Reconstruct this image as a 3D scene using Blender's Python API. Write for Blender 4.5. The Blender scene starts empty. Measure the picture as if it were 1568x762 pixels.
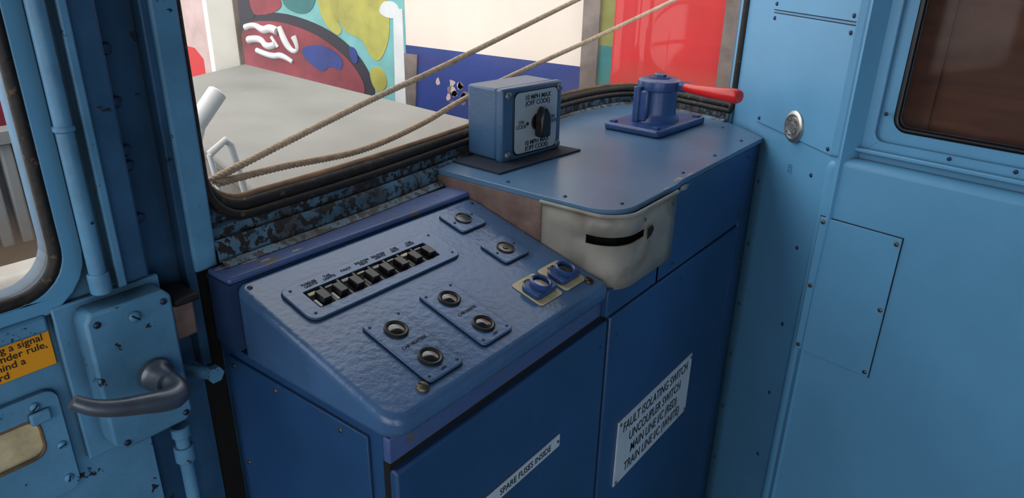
import bpy, math, random
from mathutils import Vector, Matrix
from mathutils.geometry import tessellate_polygon
random.seed(4)
scn=bpy.context.scene
scn.view_settings.view_transform='Standard'

# ---------------------------------------------------------------- materials
def lin(c):
    return tuple(((v/255)/12.92 if v/255<=.04045 else (((v/255)+.055)/1.055)**2.4) for v in c)+(1,)
def mat(name,col,rough=.45,metal=0,var=.25,vscale=6,bump=.15,bscale=120,chip=0,chipcol=(60,45,38),chipscale=45,spec=.5,dirt=0,dirtcol=(40,32,28),coat=0,brush=None,shade_grime=0):
    m=bpy.data.materials.new(name); m.use_nodes=True; nt=m.node_tree; N=nt.nodes; L=nt.links
    b=N['Principled BSDF']; tc=N.new('ShaderNodeTexCoord')
    vec=tc.outputs['Object']
    if brush:
        mp=N.new('ShaderNodeMapping'); mp.inputs['Scale'].default_value=brush; L.new(vec,mp.inputs[0]); vec=mp.outputs[0]
    c=lin(col)
    n1=N.new('ShaderNodeTexNoise'); n1.inputs['Scale'].default_value=vscale; n1.inputs['Detail'].default_value=6; n1.inputs['Roughness'].default_value=.6; L.new(vec,n1.inputs['Vector'])
    r=N.new('ShaderNodeValToRGB'); r.color_ramp.elements[0].position=.3; r.color_ramp.elements[1].position=.7
    r.color_ramp.elements[0].color=tuple(v*(1-var) for v in c[:3])+(1,); r.color_ramp.elements[1].color=tuple(min(1,v*(1+var*.5)) for v in c[:3])+(1,)
    L.new(n1.outputs[0],r.inputs[0]); out=r.outputs[0]
    def over(fac,col_):
        nonlocal out
        mx=N.new('ShaderNodeMixRGB'); L.new(fac,mx.inputs[0]); L.new(out,mx.inputs[1]); mx.inputs[2].default_value=lin(col_); out=mx.outputs[0]
    if dirt:
        n3=N.new('ShaderNodeTexNoise'); n3.inputs['Scale'].default_value=14; n3.inputs['Detail'].default_value=8; L.new(tc.outputs['Object'],n3.inputs['Vector'])
        r3=N.new('ShaderNodeValToRGB'); r3.color_ramp.elements[0].position=.66-dirt*.25; r3.color_ramp.elements[1].position=.82-dirt*.2
        L.new(n3.outputs[0],r3.inputs[0]); over(r3.outputs[0],dirtcol)
    if shade_grime:   # occlusion shade and grime painted into the colour of corners and joints
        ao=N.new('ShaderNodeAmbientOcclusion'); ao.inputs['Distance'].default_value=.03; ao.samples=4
        iv=N.new('ShaderNodeMapRange'); iv.inputs[1].default_value=.75; iv.inputs[2].default_value=.3; iv.inputs[3].default_value=0; iv.inputs[4].default_value=shade_grime
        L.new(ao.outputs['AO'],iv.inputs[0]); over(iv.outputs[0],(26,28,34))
    if chip:
        n2=N.new('ShaderNodeTexNoise'); n2.inputs['Scale'].default_value=chipscale; n2.inputs['Detail'].default_value=5; n2.inputs['Roughness'].default_value=.65; L.new(tc.outputs['Object'],n2.inputs['Vector'])
        r2=N.new('ShaderNodeValToRGB'); p=.78-chip*.35; r2.color_ramp.elements[0].position=p; r2.color_ramp.elements[1].position=p+.015
        L.new(n2.outputs[0],r2.inputs[0]); over(r2.outputs[0],chipcol)
    L.new(out,b.inputs['Base Color'])
    b.inputs['Metallic'].default_value=metal; b.inputs['Specular IOR Level'].default_value=spec
    mr=N.new('ShaderNodeMapRange'); mr.inputs[3].default_value=max(.05,rough-.08); mr.inputs[4].default_value=min(1,rough+.1); L.new(n1.outputs[0],mr.inputs[0]); L.new(mr.outputs[0],b.inputs['Roughness'])
    if coat: b.inputs['Coat Weight'].default_value=coat; b.inputs['Coat Roughness'].default_value=.15
    if bump:
        nb=N.new('ShaderNodeTexNoise'); nb.inputs['Scale'].default_value=bscale; nb.inputs['Detail'].default_value=3; L.new(vec,nb.inputs['Vector'])
        bp=N.new('ShaderNodeBump'); bp.inputs['Strength'].default_value=bump; bp.inputs['Distance'].default_value=.002; L.new(nb.outputs[0],bp.inputs['Height']); L.new(bp.outputs[0],b.inputs['Normal'])
    return m
DESK=mat('paint_desk_blue',(66,100,142),.27,var=.26,vscale=9,bump=.28,bscale=130,chip=.17,chipcol=(50,58,74),spec=.6,shade_grime=.7)
TOP=mat('paint_top_blue',(78,112,144),.29,var=.24,vscale=5,bump=.1,bscale=60,chip=.1,chipcol=(48,64,86),spec=.55)
FRONT=mat('paint_cabinet_blue',(38,76,122),.38,var=.32,vscale=4,bump=.12,bscale=60,chip=.15,chipcol=(18,34,62),shade_grime=.5)
PURP=mat('paint_violet_blue',(72,92,140),.38,var=.35,bump=.3,chip=.5,chipcol=(96,88,88),chipscale=30)
SIDEB=mat('paint_side_blue',(38,62,100),.42,var=.35,bump=.3,chip=.3,chipcol=(22,24,34),chipscale=30)
LIGHT=mat('paint_light_blue',(96,158,198),.36,var=.14,vscale=3,bump=.12,bscale=70,chip=.03,chipcol=(60,85,110),shade_grime=.6)
LIGHTW=mat('paint_light_blue_worn',(88,142,178),.42,var=.34,vscale=9,bump=.35,bscale=90,chip=.38,chipcol=(32,36,44),chipscale=45,shade_grime=.9)
MID=mat('paint_mid_blue',(44,86,122),.45,var=.4,vscale=8,bump=.4,bscale=80,chip=.36,chipcol=(20,24,32),chipscale=40,shade_grime=.9)
LEDGE=mat('paint_ledge_flaking',(78,110,132),.5,var=.6,vscale=22,bump=1.0,bscale=70,chip=.80,chipcol=(34,29,27),chipscale=80,dirt=.6,dirtcol=(66,52,42),shade_grime=.9)
RUBBER=mat('rubber_black',(24,20,18),.6,var=.5,bump=.7,bscale=90,chip=.46,chipcol=(84,64,48),chipscale=95)
RUST=mat('rusty_edge',(124,92,64),.7,var=.6,vscale=30,bump=.5)
BLACK=mat('black_plastic',(13,13,15),.35,bump=0)
DARK=mat('dark_void',(8,8,9),.9,bump=0)
SEAM=mat('seam_shadow_paint',(22,34,52),.8,bump=0)
STEEL=mat('worn_steel',(146,144,136),.5,metal=.08,var=.3,vscale=12,bump=.15,bscale=60,dirt=.45,dirtcol=(104,92,80),chip=.22,chipcol=(74,90,116),spec=.4)
CHROME=mat('buzzer_chrome',(190,190,185),.28,metal=.85,var=.15,bump=.05)
BROWNST=mat('brown_steel',(126,104,96),.5,metal=.1,var=.5,vscale=20,bump=.3,dirt=.5,dirtcol=(84,58,50))
LEVER=mat('lever_alloy',(120,126,136),.36,metal=.7,var=.3,vscale=25,bump=.15)
SCREW=mat('screw_metal',(112,104,92),.4,metal=.7,var=.4,vscale=90,bump=0)
SCREWB=mat('screw_blue',(42,58,86),.45,metal=.2,var=.4,vscale=90,bump=0)
BRASS=mat('brass_dark',(84,74,54),.35,metal=.8,var=.3,bump=0)
BEZEL=mat('bezel_dark_bronze',(44,42,40),.4,metal=.4,var=.4,vscale=60,bump=0)
RED=mat('red_enamel',(206,28,22),.28,var=.15,bump=.1,spec=.6)
NAVY=mat('paint_navy_gloss',(44,72,124),.3,var=.25,vscale=20,bump=.35,bscale=70,chip=.18,chipcol=(30,38,60),shade_grime=.5)
BOXB=mat('paint_box_blue',(58,90,124),.36,var=.22,bump=.2,chip=.16,chipcol=(30,40,55))
PLATE=mat('engraved_plate',(160,170,178),.35,var=.18,bump=.05)
CREAM=mat('cream_label',(205,190,150),.6,var=.3,vscale=60,bump=.1,chip=.3,chipcol=(120,95,60))
SIGNW=mat('sign_pale',(190,204,214),.5,var=.12,vscale=30,bump=.05,chip=.05,chipcol=(90,110,130))
YEL=mat('sign_yellow',(235,158,20),.5,var=.1,bump=.03)
INK=mat('ink_black',(16,20,30),.6,bump=0)
INKD=mat('ink_desk_dark',(22,34,56),.6,bump=0)
ROPE=mat('rope_fibre',(196,172,144),.9,var=.35,vscale=140,bump=.8,bscale=400)
WHITE=mat('white_enamel',(232,228,220),.4,var=.08,bump=.05)
BROWN=mat('brown_timber',(84,54,42),.65,var=.35,vscale=5,bump=.05,brush=(1,1,9),spec=.2)
FLOORM=mat('floor_lino',(70,68,66),.7,bump=.2)
CEILM=mat('ceiling_paint',(170,176,176),.6,bump=.05)
BONNET=mat('bonnet_grey',(132,130,124),.6,var=.2,vscale=2.2,bump=.15,bscale=30,chip=.08,chipcol=(100,95,88),chipscale=20)
CREAMT=mat('train_cream',(226,212,198),.45,var=.1,vscale=1.5,bump=.03)
BLUET=mat('train_blue',(36,58,128),.45,var=.25,vscale=3,chip=.2,chipcol=(150,152,158),chipscale=7,bump=.05)
REDT=mat('train_red',(196,32,34),.5,var=.12,vscale=3,bump=.05)
TEAL=mat('graffiti_teal',(116,178,178),.5,var=.3,vscale=4,chip=.15,chipcol=(180,208,206),chipscale=6,bump=0)
GY=mat('graffiti_lime',(172,168,78),.5,var=.35,vscale=5,chip=.14,chipcol=(190,190,140),chipscale=6,bump=0)
GR=mat('graffiti_maroon',(142,56,66),.5,var=.5,vscale=4,chip=.28,chipcol=(166,100,108),chipscale=9,bump=0)
GK=mat('graffiti_black',(38,36,48),.5,var=.3,bump=0)
GB=mat('graffiti_blue',(40,58,132),.5,var=.35,bump=0)
GW=mat('graffiti_white',(210,212,212),.5,var=.15,bump=0)
PINK=mat('graffiti_pink',(196,170,166),.5,var=.25,vscale=6,bump=0)
OLIVE=mat('olive_paint',(126,126,62),.5,var=.3,bump=0)
TEALD=mat('teal_dark',(48,112,112),.5,var=.3,bump=0)
GREYT=mat('grey_post',(120,108,102),.6,var=.5,vscale=8,bump=.1)
RIB=mat('ribbed_grey',(120,122,122),.55,var=.2,bump=.1)
MAROON=mat('maroon_paint',(110,24,38),.5,bump=0)
LENS=mat('button_lens',(14,15,18),.12,bump=0,coat=.6)
SMOKE=mat('added_panel_dark',(60,66,70),.2,bump=0)  # only for the dark panel added on the railcar door
WEAR=mat('bare_worn_paint',(150,150,148),.6,var=.4,vscale=50,bump=.3,chip=.5,chipcol=(90,86,86),chipscale=90)
def glassmat(name='window_glass',gl=.03,film=.36):
    m=bpy.data.materials.new(name); m.use_nodes=True; nt=m.node_tree; N=nt.nodes; L=nt.links; N.clear()
    t=N.new('ShaderNodeBsdfTransparent'); g=N.new('ShaderNodeBsdfGlossy'); g.inputs['Roughness'].default_value=.05
    mx=N.new('ShaderNodeMixShader'); mx.inputs[0].default_value=gl; L.new(t.outputs[0],mx.inputs[1]); L.new(g.outputs[0],mx.inputs[2])
    d=N.new('ShaderNodeBsdfDiffuse'); d.inputs[0].default_value=lin((190,160,130))
    tc=N.new('ShaderNodeTexCoord'); sp=N.new('ShaderNodeSeparateXYZ'); L.new(tc.outputs['Object'],sp.inputs[0])
    mr=N.new('ShaderNodeMapRange'); mr.inputs[1].default_value=1.24; mr.inputs[2].default_value=1.178; mr.inputs[3].default_value=0; mr.inputs[4].default_value=film*1.4; L.new(sp.outputs[2],mr.inputs[0])
    nz=N.new('ShaderNodeTexNoise'); nz.inputs['Scale'].default_value=16; nz.inputs['Detail'].default_value=5; L.new(tc.outputs['Object'],nz.inputs[0])
    mu=N.new('ShaderNodeMath'); mu.operation='MULTIPLY'; L.new(mr.outputs[0],mu.inputs[0]); L.new(nz.outputs[0],mu.inputs[1])
    m2=N.new('ShaderNodeMixShader'); L.new(mu.outputs[0],m2.inputs[0]); L.new(mx.outputs[0],m2.inputs[1]); L.new(d.outputs[0],m2.inputs[2])
    o=N.new('ShaderNodeOutputMaterial'); L.new(m2.outputs[0],o.inputs[0]); return m
GLASS=glassmat(); GLASS2=glassmat('side_window_glass',.008,0)

# ---------------------------------------------------------------- builders
def grp(name):
    e=bpy.data.objects.new(name,None); e.empty_display_size=.05; bpy.context.collection.objects.link(e); return e
def obj(name,verts,faces,m,parent=None,M=None,bevel=0,smooth=False,seg=2):
    me=bpy.data.meshes.new(name)
    if M is not None: verts=[M@Vector(v) for v in verts]
    me.from_pydata([tuple(v) for v in verts],[],faces); me.validate(); me.materials.append(m)
    import bmesh
    bm=bmesh.new(); bm.from_mesh(me); bmesh.ops.recalc_face_normals(bm,faces=bm.faces); bm.to_mesh(me); bm.free()
    o=bpy.data.objects.new(name,me); bpy.context.collection.objects.link(o)
    if parent: o.parent=parent
    if bevel:
        b=o.modifiers.new('bevel','BEVEL'); b.width=bevel; b.segments=seg; b.limit_method='ANGLE'; b.angle_limit=math.radians(40)
    if smooth or bevel:
        for p in me.polygons: p.use_smooth=True
        try: me.set_sharp_from_angle(angle=math.radians(42))
        except Exception: pass
    return o
def frame(o,u,v):
    u=Vector(u).normalized(); v=Vector(v).normalized(); n=u.cross(v)
    M=Matrix((u,v,n)).transposed().to_4x4(); M.translation=Vector(o); return M
def box(name,x0,x1,y0,y1,z0,z1,m,parent=None,M=None,bevel=0,seg=2):
    V=[(x,y,z) for x in(x0,x1) for y in(y0,y1) for z in(z0,z1)]
    return obj(name,V,[(0,1,3,2),(4,6,7,5),(0,4,5,1),(2,3,7,6),(0,2,6,4),(1,5,7,3)],m,parent,M,bevel,seg=seg)
def prism(name,pts,d0,d1,m,parent=None,M=None,bevel=0,smooth=False,seg=2):
    f0=d0 if callable(d0) else (lambda x,y:d0); f1=d1 if callable(d1) else (lambda x,y:d1)
    n=len(pts); V=[(x,y,f0(x,y)) for x,y in pts]+[(x,y,f1(x,y)) for x,y in pts]
    F=[tuple(range(n))[::-1],tuple(range(n,2*n))]+[(i,(i+1)%n,n+(i+1)%n,n+i) for i in range(n)]
    return obj(name,V,F,m,parent,M,bevel,smooth,seg)
def rr(cx,cy,w,h,r,k=5):
    P=[]
    for sx,sy,a in((1,1,0),(-1,1,90),(-1,-1,180),(1,-1,270)):
        for i in range(k+1):
            t=math.radians(a+90*i/k); P.append((cx+sx*(w/2-r)+r*math.cos(t),cy+sy*(h/2-r)+r*math.sin(t)))
    return P
def holed(name,outer,inner,d0,d1,m,parent=None,M=None,bevel=0):
    if not isinstance(inner[0][0],(tuple,list)): inner=[inner]
    loops=[outer]+inner; allp=[p for l in loops for p in l]; n=len(allp)
    T=tessellate_polygon([[Vector((x,y,0)) for x,y in l] for l in loops])
    V=[(x,y,d0) for x,y in allp]+[(x,y,d1) for x,y in allp]
    F=[tuple(t) for t in T]+[tuple(i+n for i in t) for t in T]; k=0
    for l in loops:
        q=len(l)
        for i in range(q): F.append((k+i,k+(i+1)%q,n+k+(i+1)%q,n+k+i))
        k+=q
    return obj(name,V,F,m,parent,M,bevel)
def lathe(name,prof,m,parent=None,M=None,seg=32):
    V=[];F=[];k=len(prof)
    for i in range(seg):
        a=2*math.pi*i/seg
        for r,z in prof: V.append((r*math.cos(a),r*math.sin(a),z))
    for i in range(seg):
        j=(i+1)%seg
        for q in range(k-1): F.append((i*k+q,j*k+q,j*k+q+1,i*k+q+1))
    F.append(tuple(i*k for i in range(seg))); F.append(tuple(i*k+k-1 for i in range(seg)))
    return obj(name,V,F,m,parent,M,smooth=True)
def cyl(name,p0,p1,r0,r1,m,parent=None,seg=20):
    p0=Vector(p0);p1=Vector(p1);d=p1-p0; q=d.to_track_quat('Z','Y').to_matrix().to_4x4(); q.translation=p0
    e=min(r0,r1)*.15
    return lathe(name,[(r0-e,0),(r0,e),(r1,d.length-e),(r1-e,d.length)],m,parent,q,seg)
def tube(name,pts,r,m,parent=None,cyclic=False,radii=None,res=6,smoothc=False):
    c=bpy.data.curves.new(name,'CURVE'); c.dimensions='3D'; c.bevel_depth=r; c.bevel_resolution=res; c.use_fill_caps=True
    if smoothc:
        s=c.splines.new('NURBS'); s.points.add(len(pts)-1); s.use_endpoint_u=True; s.order_u=3; s.resolution_u=8
    else:
        s=c.splines.new('POLY'); s.points.add(len(pts)-1)
    for i,p in enumerate(pts):
        s.points[i].co=(*p,1)
        if radii: s.points[i].radius=radii[i]
    s.use_cyclic_u=cyclic
    o=bpy.data.objects.new(name+'_c',c); bpy.context.collection.objects.link(o)
    dg=bpy.context.evaluated_depsgraph_get(); me=bpy.data.meshes.new_from_object(o.evaluated_get(dg)); bpy.data.objects.remove(o)
    me.materials.clear(); me.materials.append(m)
    for p in me.polygons: p.use_smooth=True
    o2=bpy.data.objects.new(name,me); bpy.context.collection.objects.link(o2)
    if parent: o2.parent=parent
    return o2
def text(name,s,size,M,m,parent,align='CENTER',ext=.0003,space=1.0,sx=1.0,bold=0):
    c=bpy.data.curves.new(name,'FONT'); c.body=s; c.size=size; c.align_x=align; c.align_y='CENTER'; c.extrude=ext; c.space_line=space; c.offset=bold
    o=bpy.data.objects.new(name+'_c',c); bpy.context.collection.objects.link(o)
    dg=bpy.context.evaluated_depsgraph_get(); me=bpy.data.meshes.new_from_object(o.evaluated_get(dg)); bpy.data.objects.remove(o)
    me.transform(M@Matrix.Diagonal((sx,1,1,1))); me.materials.clear(); me.materials.append(m)
    o2=bpy.data.objects.new(name,me); bpy.context.collection.objects.link(o2); o2.parent=parent; return o2
def at(M,x,y,z=0,rot=0): return M@Matrix.Translation((x,y,z))@Matrix.Rotation(rot,4,'Z')
def screw(parent,M,x,y,r=.004,m=None,z=0,slot=True):
    m=m or SCREW; A=at(M,x,y,z,random.uniform(0,3))
    lathe('screw',[(r,0),(r,r*.25),(r*.8,r*.5),(r*.4,r*.65),(.0001,r*.68)],m,parent,A,14)
    if slot: box('screw_slot',-r*.75,r*.75,-r*.12,r*.12,r*.45,r*.72,BLACK,parent,A)
def chaikin(P,it=2):
    for _ in range(it):
        Q=[]
        for i in range(len(P)):
            a=Vector(P[i]);b=Vector(P[(i+1)%len(P)]); Q+= [tuple(a*.75+b*.25),tuple(a*.25+b*.75)]
        P=Q
    return P
def flake(parent,M,cx,cy,w,h,m,t=.0004):
    P=[(cx+w/2*random.uniform(.5,1)*math.cos(a*math.pi/7),cy+h/2*random.uniform(.5,1)*math.sin(a*math.pi/7)) for a in range(14)]
    prism('paint_flake',P,0,t,m,parent,M)

FM=frame((0,.42,0),(1,0,0),(0,0,1))
SM=frame((0,.415,1.045),(1,0,0),(0,.239,.069))
def sv(Y): return (Y-.415)/.9608
BM=frame((1.103,0,0),(-.189,-.982,0),(0,0,1))
def bu(Y): return -Y/.982
CM=frame((1.40,.51,0),(-.685,-.7286,0),(0,0,1))
def cu(X): return (1.40-X)/.685
def YM(y): return frame((0,y,0),(1,0,0),(0,0,1))
def ZM(z): return Matrix.Translation((0,0,z))

# ---------------------------------------------------------------- windscreen wall path (plan)
PATH=[(.372,.722),(.57,.728),(.75,.745),(.90,.765),(1.05,.787),(1.18,.802),(1.29,.803),(1.38,.79),(1.432,.758),(1.447,.70),(1.435,.63),(1.405,.525),(1.40,.51)]
def smooth_path(P,n=6):
    out=[]
    for i in range(len(P)-1):
        p0=Vector(P[max(0,i-1)]);p1=Vector(P[i]);p2=Vector(P[i+1]);p3=Vector(P[min(len(P)-1,i+2)])
        for k in range(n):
            t=k/n; out.append(.5*((2*p1)+(p2-p0)*t+(2*p0-5*p1+4*p2-p3)*t*t+(3*p1-p0-3*p2+p3)*t**3))
    out.append(Vector(P[-1])); return out
SP=smooth_path(PATH)
def normals(P):
    R=[]
    for i in range(len(P)):
        d=(P[min(i+1,len(P)-1)]-P[max(i-1,0)]).normalized(); R.append(Vector((d.y,-d.x)))
    return R
SN=normals(SP)
def sweep(name,prof,m,parent,path=SP,nrm=SN,close=False):
    V=[];F=[];k=len(prof)
    for p,n in zip(path,nrm):
        for o,z in prof: V.append((p.x+n.x*o,p.y+n.y*o,z))
    q=k if close else k-1
    for i in range(len(path)-1):
        for j in range(q): F.append((i*k+j,(i+1)*k+j,(i+1)*k+(j+1)%k,i*k+(j+1)%k))
    return obj(name,V,F,m,parent,smooth=True)

# ================================================================= ROOM SHELL
fl=box('floor',-1.3,1.5,-1.25,.90,-.03,0,FLOORM)
cl=box('ceiling',-1.3,1.5,-1.25,.90,2.16,2.19,CEILM)
wrr=grp('wall_rear'); box('panel',-.25,1.0,-1.25,-1.20,0,2.16,LIGHT,wrr); box('panel_2',-1.3,-.95,-1.25,-1.20,0,2.16,LIGHT,wrr); box('lintel',-.95,-.25,-1.25,-1.20,2.0,2.16,LIGHT,wrr)
wl=grp('wall_left'); box('dado',-1.3,-1.25,-1.2,.72,0,.85,LIGHT,wl); box('post',-1.3,-1.25,.40,.72,.85,2.16,LIGHT,wl); box('post_rear',-1.3,-1.25,-1.2,-1.0,.85,2.16,LIGHT,wl)

wf=grp('wall_front')
box('left_panel',-1.3,-.45,.70,.74,0,2.16,LIGHTW,wf)
sweep('apron',[(.0,.0),(.0,1.12),(-.03,1.12),(-.03,0)],MID,wf,close=True)
sweep('header',[(.0,2.0),(.0,2.16),(-.03,2.16),(-.03,2.0)],LIGHT,wf,close=True)
tr=grp('trim_1')
sweep('sill_moulding',[(.040,1.10),(.040,1.121),(.030,1.126),(.026,1.122),(.024,1.141),(.018,1.147),(.012,1.144),(.011,1.158),(.004,1.163),(0,1.165),(-.02,1.165)],LEDGE,tr)
tube('sill_bead',[(p.x+n.x*.020,p.y+n.y*.020,1.140) for p,n in zip(SP,SN)],.0035,LEDGE,tr)
def glass_edge_pts(off=0,zb=1.178):
    pts=[]
    z=1.98; x0=.378
    while z>1.235: pts.append((x0,.722-off,z)); z-=.05
    for i in range(8):
        a=math.pi+math.pi/2*i/7; pts.append((x0+.052+.052*math.cos(a),.722-off,zb+.052+.052*math.sin(a)))
    for p,n in zip(SP,SN):
        if p.x>.45 or p.y<.70: pts.append((p.x+n.x*off,p.y+n.y*off,zb))
    e=SP[-1]
    for i in range(5): pts.append((e.x,e.y,zb+.02+i*.195))
    return pts
w1=grp('window_1')
tube('rubber_seal',glass_edge_pts(0,1.173),.008,RUBBER,w1)
tube('rubber_lip',glass_edge_pts(.008,1.163),.0055,RUBBER,w1)
tube('rust_line',glass_edge_pts(-.004,1.1815),.0042,RUST,w1)
V=[]
for p in SP: V+=[(p.x,p.y,1.175),(p.x,p.y,2.0)]
obj('glass_pane',V,[(2*i,2*i+2,2*i+3,2*i+1) for i in range(len(SP)-1)],GLASS,w1,smooth=True)
fill=[(.366,1.10),(.366,1.26),(.376,1.24)]
for i in range(8):
    a=math.pi+math.pi/2*i/7; fill.append((.378+.052+.052*math.cos(a),1.174+.052+.052*math.sin(a)))
fill+=[(.46,1.10)]
prism('corner_gusset',fill,0,.004,LEDGE,wf,YM(.722))

pj=grp('trim_2')
box('jamb_flange',.346,.374,.700,.735,1.118,2.16,LIGHTW,pj,bevel=.003)
box('jamb_return',.338,.350,.705,.78,1.0,2.16,MID,pj,bevel=.002)
box('recess_back',.270,.345,.722,.735,0,2.16,MID,pj)
for z in(1.36,1.31,1.262,1.246,1.19):
    lathe('bolt',[(.006,0),(.006,.002),(.0045,.005),(.0001,.006)],SIDEB,pj,at(YM(.722),.307,z),14)
box('pilaster',.2545,.286,.672,.722,1.145,2.16,MID,pj,bevel=.003)
box('pilaster_edge',.2535,.262,.668,.722,1.145,2.16,LIGHTW,pj,bevel=.002)
cp=grp('conduit_pipe')
tube('pipe',[(.239,.672,2.15),(.239,.672,1.155)],.0075,LIGHTW,cp)
cyl('collar',(.239,.672,1.166),(.239,.672,1.145),.0095,.0095,LIGHTW,cp)
cyl('clip',(.239,.672,1.30),(.239,.672,1.306),.009,.009,LIGHTW,cp)
cp2=grp('conduit_pipe')
tube('pipe',[(.286,.675,.955),(.284,.675,.4)],.0075,LIGHTW,cp2)
cyl('coupling',(.286,.675,.935),(.286,.675,.915),.011,.011,LIGHTW,cp2)
cyl('coupling_end',(.286,.675,.948),(.286,.675,.962),.010,.010,LIGHTW,cp2)

dr=grp('door_1')
DM=YM(.695)
win=rr(-.035,1.50,.50,.694,.04,6)
holed('door_leaf',[(-.45,0),(.262,0),(.262,2.1),(-.45,2.1)],win,-.035,0,LIGHTW,dr,DM)
holed('window_surround',rr(-.035,1.50,.545,.74,.055,6),rr(-.035,1.50,.508,.702,.042,6),0,.006,LIGHT,dr,DM,bevel=.002)
tube('window_rubber',[(x,.694,z) for x,z in rr(-.035,1.50,.502,.696,.04,8)],.006,RUBBER,dr,cyclic=True)
box('door_pane',-.285,.215,.708,.711,1.153,1.847,GLASS,dr)
box('lock_rail',-.45,.193,.685,.697,1.118,1.135,LIGHTW,dr,bevel=.003)
nt_=grp('notice_sign')
box('plate',-.02,.194,1.080,1.117,0.0001,.002,YEL,nt_,DM,bevel=.0005)
for s_,xe,zz in(('If passing a signal',.188,1.1115),('at danger under rule,',.190,1.1030),('55 remind a',.170,1.0945),('guard',.155,1.0860)):
    text('lettering',s_,.0098,at(DM,xe,zz,.0022),INK,nt_,'RIGHT')
ls=grp('letter_flap')
holed('flap_frame',rr(.09,1.0,.192,.118,.012,5),rr(.075,1.014,.18,.042,.012,5),0.0002,.007,LIGHTW,ls,DM,bevel=.002)
box('flap_back',-.01,.165,.992,1.036,.0002,.002,CREAM,ls,DM)
tube('flap_rust',[(x,.6885,z) for x,z in rr(.075,1.014,.18,.042,.012,6)],.0015,RUST,ls,cyclic=True)
for x,z in((.165,1.048),(.178,.996),(.176,.957)): screw(ls,DM,x,z,.0045,LIGHTW,.007)
box('flap_hinge',.158,.176,1.03,1.043,.007,.012,LIGHTW,ls,DM,bevel=.002)
lk=grp('door_lock')
box('backplate',.198,.300,.965,1.138,.0004,.008,LIGHTW,lk,DM,bevel=.002)
LM=YM(.660)
prism('case',[(.214,1.124),(.220,1.132),(.290,1.132),(.297,1.124),(.297,.985),(.290,.975),(.225,.975),(.214,.985)],-.032,0,LIGHTW,lk,LM,bevel=.003)
for x,z in((.224,1.120),(.288,1.120),(.289,.985),(.226,.983)): screw(lk,LM,x,z,.0035,SCREWB)
screw(lk,LM,.258,1.115,.006,LIGHTW)
lathe('boss',[(.017,0),(.017,.006),(.013,.010),(.011,.026),(.0001,.028)],LEVER,lk,at(LM,.266,1.046))
tube('lever',[(.268,.640,1.046),(.272,.622,1.040),(.258,.612,1.040),(.235,.608,1.050),(.205,.608,1.060),(.184,.612,1.071),(.176,.616,1.080)],.0088,LEVER,lk,radii=[1.1,1.35,1.35,1.15,.95,.85,.75],smoothc=True)
sb=grp('door_striker')
box('block',.302,.326,.675,.712,1.062,1.103,BROWNST,sb,bevel=.003)
box('cap',.302,.330,.668,.715,1.103,1.112,RUBBER,sb,bevel=.003)
cyl('bolt',(.312,.70,1.012),(.330,.664,1.012),.0075,.0075,LIGHTW,sb)
lathe('bolt_head',[(.010,0),(.010,.008),(.0001,.009)],LIGHTW,sb,at(YM(.668),.329,1.012),6)
box('door_gap',.262,.372,.7235,.735,0,1.15,DARK,wf)

# ================================================================= CONSOLE
cs=grp('driver_console')
def zs(x,y): return 1.114-(.654-y)*.2887
P=[]
for cx,cy,a,rad in((.742,.640,0,.015),(.374,.640,90,.014),(.385,.433,180,.025),(.745,.421,270,.012)):
    for i in range(7):
        t=math.radians(a+15*i); P.append((cx+rad*math.cos(t),cy+rad*math.sin(t)))
P=[(min(x,.757),y) for x,y in P]
prism('sloping_desk',P,1.020,zs,DESK,cs,bevel=.008,seg=4)
box('rear_strip',.358,.757,.656,.700,1.112,1.120,PURP,cs,bevel=.003)
for cx,cy,w_,h_ in((.375,.690,.03,.012),(.40,.684,.03,.014),(.43,.692,.035,.009),(.455,.668,.02,.006),(.415,.671,.018,.005),(.50,.693,.02,.005),(.62,.694,.03,.005)): flake(cs,ZM(1.1199),cx,cy,w_,h_,WEAR)
box('rear_strip_side',.358,.757,.656,.700,1.03,1.112,SIDEB,cs)
box('body',.366,.757,.425,.702,.0,1.022,FRONT,cs)
box('side_panel',.362,.366,.45,.690,.02,1.010,FRONT,cs,bevel=.001)
box('front_band',.364,.757,.4205,.43,.990,1.020,PURP,cs,bevel=.002)
box('plinth',.37,1.30,.44,.70,0,.08,DARK,cs)
box('door_left',.364,.764,.412,.424,.09,.984,FRONT,cs,bevel=.003)
box('door_right',.772,1.243,.412,.424,.09,.984,FRONT,cs,bevel=.003)
box('door_shadow_rail',.364,1.30,.421,.43,.05,.991,DARK,cs)
box('end_post',1.248,1.305,.414,.43,.0,1.132,FRONT,cs,bevel=.002)
box('end_side',1.295,1.31,.42,.53,.0,1.132,FRONT,cs)
box('front_upper_panel',.90,1.245,.411,.424,.990,1.132,FRONT,cs,bevel=.002)
box('front_lower_rail',.757,.91,.411,.424,.990,1.032,FRONT,cs,bevel=.002)
prism('raised_carcass',[(.765,.74),(.765,.50),(.83,.425),(1.29,.425),(1.32,.45),(1.34,.74)],.1,1.132,DARK,cs)
TP=[(.758,.735),(.758,.455)]
for i in range(9):
    t=math.pi+math.pi/2*i/8; TP.append((.758+.046+.046*math.cos(t),.452+.046*math.sin(t)))
TP+=[(.93,.406),(.96,.410),(1.303,.410),(1.309,.416)]
bk=[(p.x+n.x*.02,p.y+n.y*.02) for p,n in zip(SP,SN)][::-1]
bk=[q for q in bk if q[0]>.76 and q[1]>.50]
TP+= [(1.385,.51)]+bk[::3]
prism('top_sheet',TP,1.1335,1.142,TOP,cs,bevel=.0015)
for cx,cy,w_,h_ in((.955,.416,.035,.010),(.99,.413,.03,.005),(1.06,.413,.03,.004),(.90,.409,.02,.004)): flake(cs,ZM(1.1419),cx,cy,w_,h_,WEAR)
flake(cs,YM(.4095),.965,1.128,.045,.012,WEAR)
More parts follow.
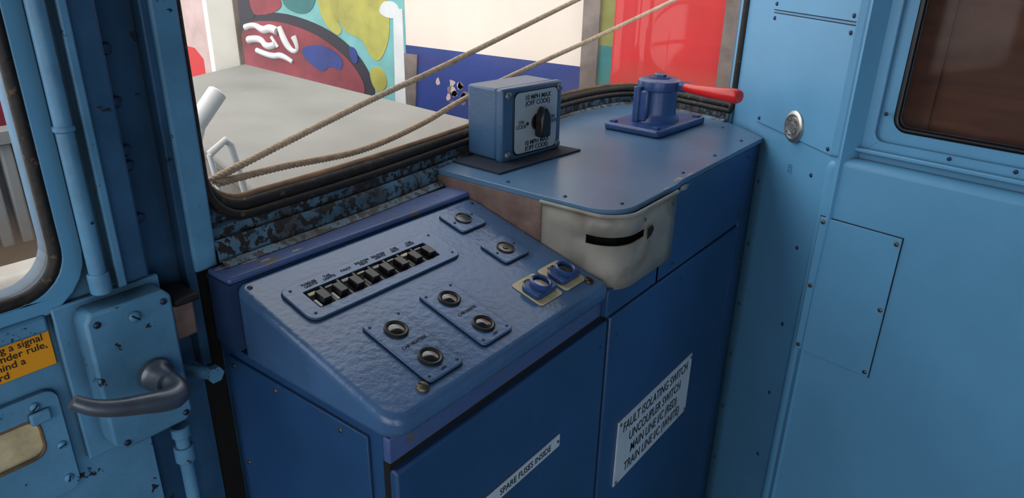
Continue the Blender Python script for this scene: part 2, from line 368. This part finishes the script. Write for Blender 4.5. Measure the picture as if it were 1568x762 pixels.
obj('cheek_plate',[(.7545,.72,1.134),(.7545,.525,1.134),(.7545,.525,1.06),(.7545,.72,1.12),(.7575,.72,1.134),(.7575,.525,1.134),(.7575,.525,1.06),(.7575,.72,1.12)],[(0,1,2,3),(4,5,6,7),(0,1,5,4),(1,2,6,5),(2,3,7,6),(3,0,4,7)],BROWNST,cs)
bp=[(.7555,.528),(.7555,.505),(.7555,.48),(.7555,.452)]
cr=.046
for i in range(1,17):
    t=math.pi+math.pi/2*i/16; bp.append((.7555+cr+cr*math.cos(t),.446+cr*math.sin(t)))
bp+=[(.83,.400),(.87,.400),(.90,.400),(.922,.400)]
zr=[1.028,1.05,1.092,1.105,1.1335]
V=[];F=[]
for x,y in bp:
    for z in zr: V.append((x,y,z))
n=len(zr)
for i in range(len(bp)-1):
    for j in range(n-1):
        if j==2 and 3<=i<=19: continue
        F.append((i*n+j,(i+1)*n+j,(i+1)*n+j+1,i*n+j+1))
cc=obj('corner_casting',V,F,STEEL,cs,smooth=True)
so=cc.modifiers.new('s','SOLIDIFY'); so.thickness=.004; so.offset=1
tube('casting_rim',[(x-.001,y-.001,1.1345) for x,y in bp],.0028,STEEL,cs)
obj('slot_void',[(.766,.50,1.05),(.80,.43,1.05),(.90,.42,1.05),(.766,.50,1.13),(.80,.43,1.13),(.90,.42,1.13)],[(0,1,4,3),(1,2,5,4)],DARK,cs)
prism('slot_tear',[(.826,1.090),(.838,1.093),(.844,1.101),(.838,1.108),(.826,1.105)],0,.0006,DARK,cs,YM(.3955))
for x in(.815,.90):
    lathe('rivet',[(.003,0),(.002,.001),(.0001,.0012)],SCREW,cs,at(YM(.3955),x,1.122),10)
for x,z in((.955,1.005),(1.235,1.12),(1.235,1.005),(1.275,1.0),(1.275,.9),(1.275,1.10),(1.10,1.005)): screw(cs,YM(.4105),x,z,.003,SCREWB)
for x,z in((.79,.95),(.79,.10),(1.225,.95),(.745,.95),(1.0,.962)): screw(cs,YM(.412),x,z,.0025,SCREWB)
for x,y in((.80,.425),(.99,.425),(1.12,.428),(1.25,.432),(.775,.50),(.775,.60),(1.33,.50)): screw(cs,frame((0,0,1.142),(1,0,0),(0,1,0)),x,y,.003,SCREWB)
for y,z in((.49,1.0),(.60,1.0),(.68,1.0),(.68,.86),(.49,.86)): screw(cs,frame((.362,0,0),(0,-1,0),(0,0,1)),-y,z,.003,SCREW)
screw(cs,SM,.735,sv(.430),.0066,BRASS); screw(cs,SM,.418,sv(.427),.0072,SCREW)
for x,y in((.372,.64),(.74,.64)): screw(cs,SM,x,sv(y),.003,SCREWB)

# --- desk controls
def dplate(name,cx,cy,w,h):
    g=grp(name)
    prism('shadow_underlay',rr(cx,cy,w+.0016,h+.0016,.007),.0001,.0007,SEAM,g,SM)  # dark underlay, slightly oversize: paints a shadow line round the plate
    prism('plate',rr(cx,cy,w,h,.006),.0007,.0042,DESK,g,SM,bevel=.0014,seg=3)
    return g
def button(g,x,y,r=.0112,ring=BEZEL):
    lathe('bezel',[(r*1.22,.004),(r*1.22,.0062),(r*1.08,.0074),(r*.88,.0065),(r*.84,.0047),(.0001,.0047)],ring,g,at(SM,x,y))
    lathe('lens',[(r*.82,.0047),(r*.78,.0056),(r*.4,.0064),(.0001,.0066)],LENS,g,at(SM,x,y))
for cx,cy in((.691,.614),(.688,.536)):
    g=dplate('push_button_plate',cx,sv(cy),.052,.048)
    lathe('bezel',[(.0125,.004),(.0125,.006),(.0105,.0062),(.010,.0048),(.0001,.0047)],BLACK if cy>.6 else BEZEL,g,at(SM,cx,sv(cy)))
    lathe('hole',[(.0095,.0047),(.0095,.0052),(.0001,.0053)],LENS,g,at(SM,cx,sv(cy)))
    if cy<.6: lathe('plunger',[(.004,.0052),(.004,.0062),(.0001,.0065)],BRASS,g,at(SM,cx,sv(cy)),16)
    for s in(-1,1): screw(g,SM,cx+s*.020,sv(cy)+s*.002,.002,SCREWB,.0042,False)
for cx,ly,uy,lab in((.452,.450,.500,'CAB HEATERS'),(.541,.452,.504,'CAB LIGHTS')):
    cy=(ly+uy)/2; g=dplate('push_button_plate',cx,sv(cy),.053,.104)
    button(g,cx,sv(uy)); button(g,cx,sv(ly))
    text('label',lab,.0056,at(SM,cx+.002,sv(cy),.0044),INKD,g)
    text('label_off','OFF',.0045,at(SM,cx,sv(cy)-.046,.0044),INKD,g)
    for sx in(-1,1):
        for sy in(-1,1): screw(g,SM,cx+sx*.021,sv(cy)+sy*.045,.0018,SCREWB,.0042,False)
g=grp('push_button_plate')
for k,cx in enumerate((.656,.711)):
    prism('label_card',rr(cx,sv(.458),.048,.05,.005),.0001,.0018,CREAM,g,SM,bevel=.0005)
    prism('button_body',rr(cx,sv(.456),.046,.030,.008),.0018,.010,NAVY,g,SM,bevel=.002)
    lathe('collar',[(.0145,.010),(.0145,.015),(.012,.0165),(.0105,.015),(.0105,.011),(.0001,.011)],NAVY,g,at(SM,cx,sv(.456)))
    lathe('button',[(.0105,.0112),(.0095,.0125),(.0001,.013)],LENS,g,at(SM,cx,sv(.456)))
    text('label','CLOSE' if k else 'OPEN',.005,at(SM,cx,sv(.476),.002),INK,g)
g=grp('switch_bank')
cx,cy,w,h=.508,sv(.588),.236,.062
prism('shadow_underlay',rr(cx,cy,w+.0016,h+.0016,.013),.0001,.0007,SEAM,g,SM)  # painted shadow line round the switch plate
holed('plate',rr(cx,cy,w,h,.012),rr(cx-.004,cy-.002,.188,.031,.001,1),.0007,.0042,DESK,g,SM,bevel=.0013)
box('well',cx-.098,cx+.090,cy-.0175,cy+.0135,.0007,.0010,DARK,g,SM)
n=8; x0=cx-.098; pw=.188/n
for i in range(n):
    a=x0+i*pw
    if i: box('divider',a-.0008,a+.0008,cy-.0175,cy+.0135,.0010,.0030,STEEL,g,SM)
    box('switch_toggle',a+.007,a+.0185,cy-.014,cy+.003,.0010,.0100,BLACK,g,SM,bevel=.001)
    box('contact',a+.004,a+.0145,cy+.006+.002*(i%2),cy+.0105,.0010,.0024,(CREAM,STEEL,STEEL)[i%3],g,SM)
    if i in(0,1,3,6): box('white_insert',a+.0025,a+.0055,cy-.015,cy-.003,.0010,.0030,WHITE if i<2 else STEEL,g,SM)
for i,t in enumerate(('MARKER\nLIGHTS','TAIL\nLIGHTS','FAULT','SALOON\nHEAT','SALOON\nLIGHTS','CAB\nHEAT','CAB\nLIGHT')):
    text('label',t,.0052,at(SM,x0+pw*(i+.6)*8/7.3,cy+.0212,.0044),INKD,g,space=.8)
for sx in(-1,1):
    for sy in(-1,1): screw(g,SM,cx+sx*.108,cy+sy*.022,.0018,SCREWB,.0042,False)

FD=YM(.4118)
g=grp('fuse_label'); box('plate',.500,.652,.841,.860,0,.0022,SIGNW,g,FD,bevel=.0005)
text('lettering','SPARE FUSES INSIDE',.0132,at(FD,.577,.8505,.0024),INK,g,sx=.92)
for x in(.506,.647): screw(g,FD,x,.851,.0022,SCREWB,.0022,False)
g=grp('isolating_switch_label'); box('plate',.822,1.093,.652,.778,0,.0025,SIGNW,g,FD,bevel=.0005)
for i,t in enumerate(('FAULT ISOLATING SWITCH','UNCOUPLER SWITCH','MAIN LINE I/C (RED)','TRAIN LINE I/C (WHITE)')):
    text('lettering',t,.0262,at(FD,.957,.7590-.0290*i,.0027),INK,g,sx=.74,bold=.0001)
for x,z in((.828,.772),(1.087,.772),(.828,.658),(1.087,.658)): screw(g,FD,x,z,.003,SCREW,.0025,False)

# --- rotary switch box
g=grp('rotary_switch_box')
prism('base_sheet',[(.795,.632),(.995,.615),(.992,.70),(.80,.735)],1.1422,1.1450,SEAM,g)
KM=Matrix.Translation((.842,.665,1.145))@Matrix.Rotation(math.radians(-6),4,'Z')@frame((0,0,0),(1,0,0),(0,0,1))
W_,H_=.138,.113
box('housing',0,W_,0,H_,-.078,-.014,BOXB,g,KM,bevel=.004)
box('cover',-.002,W_+.002,-.001,H_+.001,-.0135,.002,BOXB,g,KM,bevel=.004)
prism('plate_rim',rr(W_/2+.006,H_/2,.106,.102,.012),.002,.0035,BLACK,g,KM,bevel=.0006)
prism('face_plate',rr(W_/2+.006,H_/2,.101,.097,.010),.0035,.0045,PLATE,g,KM,bevel=.0004)
for x in(.010,W_-.008):
    for z in(.010,H_-.010):
        lathe('corner_bolt',[(.0062,0),(.0062,.003),(.004,.005),(.0001,.0055)],LEVER,g,at(KM,x,z,.002),16)
kx,kz=W_/2+.008,H_/2-.002
text('text_top','10 MPH MAX\n(OFF CODE)',.0108,at(KM,kx,H_-.022,.0047),INK,g,space=.85,bold=.0001)
text('text_bottom','10 MPH MAX\n(OFF CODE)',.0104,at(KM,kx,.0185,.0047),INK,g,space=.85,bold=.0001)
text('text_left','ON\nCODE',.0085,at(KM,kx-.038,kz,.0047),INK,g,space=.85); text('text_right','ON\nCODE',.0085,at(KM,kx+.036,kz,.0047),INK,g,space=.85)
lathe('knob_base',[(.014,.0045),(.014,.0085),(.0001,.0095)],BLACK,g,at(KM,kx,kz))
prism('knob_grip',[(-.011,-.022),(.011,-.022),(.011,.008),(.006,.020),(0,.027),(-.006,.020),(-.011,.008)],.0085,.026,BLACK,g,at(KM,kx,kz),bevel=.003)
for s in(-1,1): screw(g,KM,kx+s*.024,kz,.003,BRASS,.0045)

# --- isolating cock with red handle
g=grp('isolating_cock')
HM=frame((1.252,.606,1.1423),(1,-.06,0),(.06,1,0))
prism('base_flange',rr(0,0,.185,.120,.008),0,.014,NAVY,g,HM,bevel=.004)
for sx in(-1,1):
    for sy in(-1,1): lathe('bolt',[(.008,.013),(.008,.018),(.0001,.020)],NAVY,g,at(HM,sx*.078,sy*.046),8)
lathe('body',[(.045,.013),(.043,.020),(.038,.024),(.0365,.030),(.0365,.071),(.040,.073),(.041,.080),(.040,.089),(.034,.093),(.0001,.094)],NAVY,g,HM,40)
lathe('cap_nut',[(.012,.093),(.012,.100),(.009,.102),(.0001,.102)],NAVY,g,HM,6)
lathe('cap_washer',[(.021,.092),(.021,.095),(.0001,.096)],NAVY,g,HM,24)
cyl('side_lug',(1.211,.628,1.156),(1.211,.628,1.222),.008,.008,NAVY,g)
box('side_web',-.045,-.02,-.004,.02,.014,.074,NAVY,g,HM,bevel=.004)
box('handle_lug',-.002,.028,-.060,-.020,.072,.088,NAVY,g,HM,bevel=.004)
tube('red_handle',[(1.250,.550,1.224),(1.236,.525,1.225),(1.216,.475,1.227),(1.202,.434,1.229),(1.200,.429,1.229)],.0130,RED,g,radii=[.62,.68,.88,1.0,.8])

# ================================================================= CANTED PILLAR + RIGHT WALL
wr=grp('wall_right')
def seamed(name,x0,x1,y0,y1,M,m=LIGHT,t=.0035):
    box(name+'_seam',x0-.0012,x1+.0012,y0-.0012,y1+.0012,.0001,.0008,SEAM,wr,M)  # dark underlay painting the shadow line round the panel
    box(name,x0,x1,y0,y1,.0008,t,m,wr,M,bevel=.0009)
box('pillar_sheet',-.02,.375,0,2.15,-.03,0,LIGHT,wr,CM)
box('pillar_window_edge',-.022,.004,1.10,2.15,0,.006,LIGHT,wr,CM,bevel=.002)
seamed('upper_access_panel',cu(1.327),cu(1.158),1.166,1.360,CM)
seamed('upper_access_panel',cu(1.327),cu(1.158),1.366,1.62,CM)
for x,z in((1.320,1.352),(1.165,1.350),(1.320,1.174),(1.165,1.174),(1.320,1.376),(1.165,1.374)): screw(wr,CM,cu(x),z,.0035,SCREWB,.0035)
for z in(.412,.55,.68,.80,.932,1.06): screw(wr,CM,cu(1.30),z,.0035,SCREWB)
for z in(.55,.693,.84,.99,1.12): screw(wr,CM,cu(1.19),z,.0035,SCREWB)
for i in range(3):
    for j in range(4): lathe('vent_hole',[(.0011,0),(.0011,.0003),(.0001,.0003)],DARK,wr,at(CM,cu(1.236)+i*.005-.003,1.105+j*.004+(i%2)*.002,.0001),8)
pl=[(bu(.262),0)]
for i in range(9):
    t=math.pi-math.pi/2*i/8; pl.append((bu(.262)+.026+.026*math.cos(t),1.142+.026*math.sin(t)))
pl+=[(1.22,1.168),(1.22,0)]
prism('lower_panel',pl,-.05,0,LIGHT,wr,BM,bevel=.013,seg=5)
seamed('cover_plate',bu(.250),bu(.126),.826,1.068,BM)
for y,z in((.244,1.060),(.132,1.058),(.244,.947),(.132,.947),(.244,.834),(.132,.834)): screw(wr,BM,bu(y),z,.0036,SCREW,.0035)
w2=grp('window_2')
U0=bu(.252)
holed('frame_outer',[(U0,1.150),(1.2,1.150),(1.2,2.15),(U0,2.15)],rr((bu(.205)+1.0)/2,1.556,1.0-bu(.205),.716,.014,5),-.045,-.020,LIGHT,w2,BM,bevel=.002)
holed('frame_inner',rr((bu(.207)+1.0)/2,1.556,1.0-bu(.207),.722,.014,5),rr((bu(.187)+.99)/2,1.564,.98-bu(.187),.685,.016,5),-.044,-.028,LIGHT,w2,BM,bevel=.002)
tube('seal',[tuple(BM@Vector((x,z,-.030))) for x,z in rr((bu(.186)+.99)/2,1.564,.984-bu(.186),.690,.018,6)],.0045,BLACK,w2,cyclic=True)
box('pane',bu(.187),.98,1.21,1.91,-.036,-.034,GLASS2,w2,BM)
box('pillar_rib',U0-.004,U0+.014,1.166,2.15,-.020,.003,LIGHT,w2,BM,bevel=.005,seg=3)
box('sill_rail',U0+.014,1.2,1.178,1.185,-.020,-.012,LIGHT,w2,BM,bevel=.002)
for u,z in((bu(.195),1.240),(bu(.10),1.193),(bu(.02),1.193)): screw(w2,BM,u,z,.003,SCREWB,-.020)
tb=grp('timber_door'); box('board',bu(.22),1.1,1.0,2.1,-.085,-.070,BROWN,tb,BM)
for i in range(3): box('stile',bu(.20)+i*.3,bu(.20)+i*.3+.05,1.0,2.1,-.070,-.065,BROWN,tb,BM,bevel=.002)
g=grp('buzzer_button'); A=at(CM,cu(1.236),1.186,.0036)
lathe('flange',[(.027,0),(.027,.003),(.024,.006),(.020,.0065),(.0195,.0045),(.016,.0045),(.0155,.008),(.012,.0085),(.0115,.0065),(.008,.0065),(.0075,.009),(.0001,.0095)],CHROME,g,A,40)
for k in range(8):
    a=k*math.pi/4; lathe('hole',[(.0012,.0085),(.0012,.0088),(.0001,.0089)],DARK,g,A@Matrix.Translation((.014*math.cos(a),.014*math.sin(a),0)),8)

# ================================================================= ROPES
def rope(pts):
    g=grp('rope'); P=[]
    pts=[Vector(p) for p in pts]
    for i in range(len(pts)-1):
        p0=pts[max(0,i-1)];p1=pts[i];p2=pts[i+1];p3=pts[min(len(pts)-1,i+2)]; n=max(8,int((p2-p1).length/.0018))
        for k in range(n):
            t=k/n; P.append(.5*((2*p1)+(p2-p0)*t+(2*p0-5*p1+4*p2-p3)*t*t+(3*p1-p0-3*p2+p3)*t**3))
    s=0; strands=[[],[],[]]
    for i in range(len(P)):
        d=(P[min(i+1,len(P)-1)]-P[max(i-1,0)]).normalized(); a=d.cross(Vector((0,1,0))).normalized(); b=d.cross(a)
        if i: s+=(P[i]-P[i-1]).length
        for k in range(3):
            ang=s/.019*2*math.pi+k*2*math.pi/3; strands[k].append(tuple(P[i]+(a*math.cos(ang)+b*math.sin(ang))*.0023))
    for k in range(3): tube('strand_%d'%k,strands[k],.0027,ROPE,g,res=2)
rope([(.418,.775,1.192),(.524,.78,1.215),(.70,.80,1.246),(.891,.815,1.279),(1.352,.86,1.362),(1.80,.90,1.442)])
rope([(.425,.772,1.188),(.52,.78,1.186),(.665,.79,1.178),(.80,.80,1.192),(.923,.815,1.213),(1.13,.84,1.238),(1.45,.86,1.280),(1.90,.885,1.345)])

# ================================================================= OUTSIDE
g=grp('vehicle_bonnet')
prism('top',[(.80,.95),(1.96,.95),(2.29,3.66),(1.5,3.30)],.80,.85,BONNET,g,bevel=.015)
prism('skirt',[(.84,.98),(1.92,.98),(2.24,3.60),(1.53,3.27)],-.4,.80,BONNET,g)
g=grp('handrail')
cyl('grip',(.635,1.2,1.155),(.69,1.2,1.210),.017,.017,WHITE,g)
tube('rail',[(.655,1.2,1.10),(.69,1.2,1.12),(.70,1.2,1.11),(.72,1.2,.99),(.74,1.2,.85)],.007,WHITE,g)
tube('rail_back',[(.655,1.2,1.10),(.67,1.2,.98),(.69,1.2,.85)],.005,WHITE,g)
tube('stanchion',[(.66,1.2,1.18),(.64,1.22,1.10),(.64,1.22,-.4)],.007,WHITE,g)
g=grp('white_post'); box('board',2.13,2.29,3.70,3.74,-.4,2.4,WHITE,g,bevel=.004); box('edge_strip',2.285,2.31,3.69,3.75,-.4,2.4,GREYT,g)
tn=grp('railcar')
TM=frame((2.8,0,0),(0,-1,0),(0,0,1))
box('body_cream',-9,3,.975,2.9,-.1,0,CREAMT,tn,TM)
box('band_blue',-9,3,.45,.975,-.1,.001,BLUET,tn,TM)
box('solebar',-9,3,-.4,.45,-.1,0,GREYT,tn,TM)
box('roof',-9,3,2.85,2.95,-1.5,.03,GREYT,tn,TM)
def patch(name,pts,m,d,sm=2):
    P=[(-y,z) for y,z in pts]
    if sm: P=chaikin(P,sm)
    prism(name,P,0,d,m,tn,TM)
patch('graffiti_ground',[(2.89,.45),(2.89,1.9),(4.45,1.9),(4.45,.45)],TEAL,.003,0)
patch('graffiti_pink',[(4.45,.45),(4.45,1.9),(7.5,1.9),(7.5,.45)],PINK,.003,0)
patch('graffiti_red',[(5.0,.5),(5.0,.76),(5.4,.78),(5.6,.5)],REDT,.005,1)
patch('graffiti_outline',[(4.6,1.02),(4.07,1.085),(3.7,1.05),(3.42,.97),(3.22,.84),(3.13,.66),(3.3,.5),(4.6,.5)],GK,.005)
patch('graffiti_body',[(4.5,.98),(4.07,1.03),(3.73,.99),(3.5,.92),(3.31,.81),(3.22,.68),(3.35,.5),(4.5,.5)],GR,.007)
patch('graffiti_purple',[(4.45,1.10),(4.3,1.2),(4.05,1.22),(3.95,1.12),(4.1,1.06),(4.35,1.04)],GR,.006)
patch('graffiti_teal',[(4.0,1.13),(3.9,1.3),(3.6,1.3),(3.65,1.12),(3.8,1.07)],TEALD,.006)
patch('graffiti_dark',[(4.55,1.0),(4.5,1.35),(4.3,1.35),(4.34,1.1),(4.25,1.02)],GK,.0065)
patch('graffiti_lime',[(3.62,1.35),(3.05,1.35),(3.0,1.1),(3.02,.98),(3.10,.86),(3.18,.88),(3.24,.98),(3.38,1.0),(3.44,1.08),(3.55,1.03),(3.62,1.12)],GY,.006)
patch('graffiti_lime_2',[(3.20,.82),(3.08,.84),(3.04,.74),(3.12,.68),(3.18,.72)],GY,.0065)
patch('graffiti_lime_3',[(3.60,1.06),(3.50,1.1),(3.40,1.02),(3.46,.97)],GY,.0063)
patch('graffiti_blue',[(3.84,.88),(3.6,.92),(3.42,.86),(3.44,.77),(3.55,.80),(3.62,.74),(3.77,.80)],GB,.009)
patch('graffiti_blue_2',[(3.37,.93),(3.3,.92),(3.28,.84),(3.34,.83)],GB,.009)
patch('graffiti_white_bar',[(2.99,.50),(2.90,.5),(2.90,1.16),(2.97,1.16)],GW,.009,0)
patch('graffiti_white_top',[(3.1,1.12),(2.92,1.1),(2.93,1.19),(3.05,1.2)],GW,.008)
for P_ in ([(4.40,.96),(4.30,.99),(4.20,.95),(4.12,.98),(4.05,.96)],[(4.38,.88),(4.24,.91),(4.18,.84),(4.08,.88)],[(4.02,.99),(3.98,.90),(3.90,.84),(3.84,.87),(3.88,.94)],[(4.30,.82),(4.14,.79),(4.02,.82),(3.92,.78)],[(4.12,.92),(4.06,.86)]):
    tube('graffiti_squiggle',[(2.795,y,z) for y,z in P_],.017,GW,tn,smoothc=True,radii=[random.uniform(.6,1.7) for _ in P_])
for k in range(16):
    y_=random.gauss(2.52,.10); z_=random.gauss(.74,.06)
    patch('paint_peel',[(y_+random.uniform(.008,.03)*math.cos(a*.7),z_+random.uniform(.008,.03)*math.sin(a*.7)) for a in range(9)],GREYT if k%2 else PINK,.002,1)
patch('graffiti_dark_foot',[(2.92,.5),(2.92,.93),(2.80,.93),(2.84,.5)],GREYT,.008,0)
patch('door_post',[(1.74,.45),(1.74,2.6),(1.655,2.6),(1.655,.45)],GREYT,.03,0)
patch('door_olive',[(1.655,1.08),(1.655,2.6),(1.585,2.6),(1.585,1.08)],OLIVE,.015,0)
patch('door_teal',[(1.655,.45),(1.655,1.08),(1.585,1.08),(1.585,.45)],TEALD,.015,0)
patch('red_door',[(1.585,.45),(1.585,2.6),(1.09,2.6),(1.09,.45)],REDT,.02,0)
patch('added_dark_panel',[(1.53,1.40),(1.53,2.3),(1.14,2.3),(1.14,1.40)],SMOKE,.024,0)  # unseen dark panel added to keep red out of the cabinet top's reflection
patch('door_post_near',[(1.09,.45),(1.09,2.6),(1.02,2.6),(1.02,.45)],GREYT,.04,0)
g=grp('ribbed_barrier')
for i in range(16): box('rib',.20+i*.045,.228+i*.045,2.0,2.03,.74,1.0,RIB,g,bevel=.006)
box('backing',.15,.95,2.03,2.05,-.4,1.02,GREYT,g); box('top_rail',.15,.95,1.99,2.06,1.0,1.03,RIB,g)
g=grp('maroon_panel'); box('panel',.0,.95,2.4,2.44,.95,1.6,MAROON,g); box('frame',-.02,.97,2.44,2.46,-.4,1.7,WHITE,g)
g=grp('buffer_beam'); box('beam',.1,.78,1.7,1.8,-.4,.78,WHITE,g,bevel=.02); tube('pipe',[(.1,1.66,.60),(.45,1.66,.72),(.62,1.66,.86)],.025,WHITE,g)
gd=box('ground',-8,9,-6,14,-.45,-.40,GREYT)

# ================================================================= LIGHT
w=bpy.data.worlds.new('World'); scn.world=w; w.use_nodes=True
w.node_tree.nodes['Background'].inputs[0].default_value=(.98,.99,1,1); w.node_tree.nodes['Background'].inputs[1].default_value=2.45
sl=bpy.data.lights.new('outside_fill','SUN'); sl.energy=.5; sl.angle=math.radians(25); sl.color=(1,.95,.88)  # soft lamp added to brighten the outside, no direct sun there
so_=bpy.data.objects.new('outside_fill',sl); bpy.context.collection.objects.link(so_); so_.rotation_euler=Vector((1,.35,-1.0)).to_track_quat('-Z','Y').to_euler()
# ================================================================= CAMERA
R=Vector((.6116,-.7912,.0177)).normalized(); B=Vector((-.7331,-.5579,.3886)); B=(B-R*B.dot(R)).normalized(); U=B.cross(R)
cam=bpy.data.cameras.new('camera'); co=bpy.data.objects.new('camera',cam); bpy.context.collection.objects.link(co)
Mx=Matrix((R,U,B)).transposed().to_4x4(); Mx.translation=Vector((0,0,1.45)); co.matrix_world=Mx
cam.lens=24.66; cam.sensor_width=36; cam.clip_start=.02; scn.camera=co
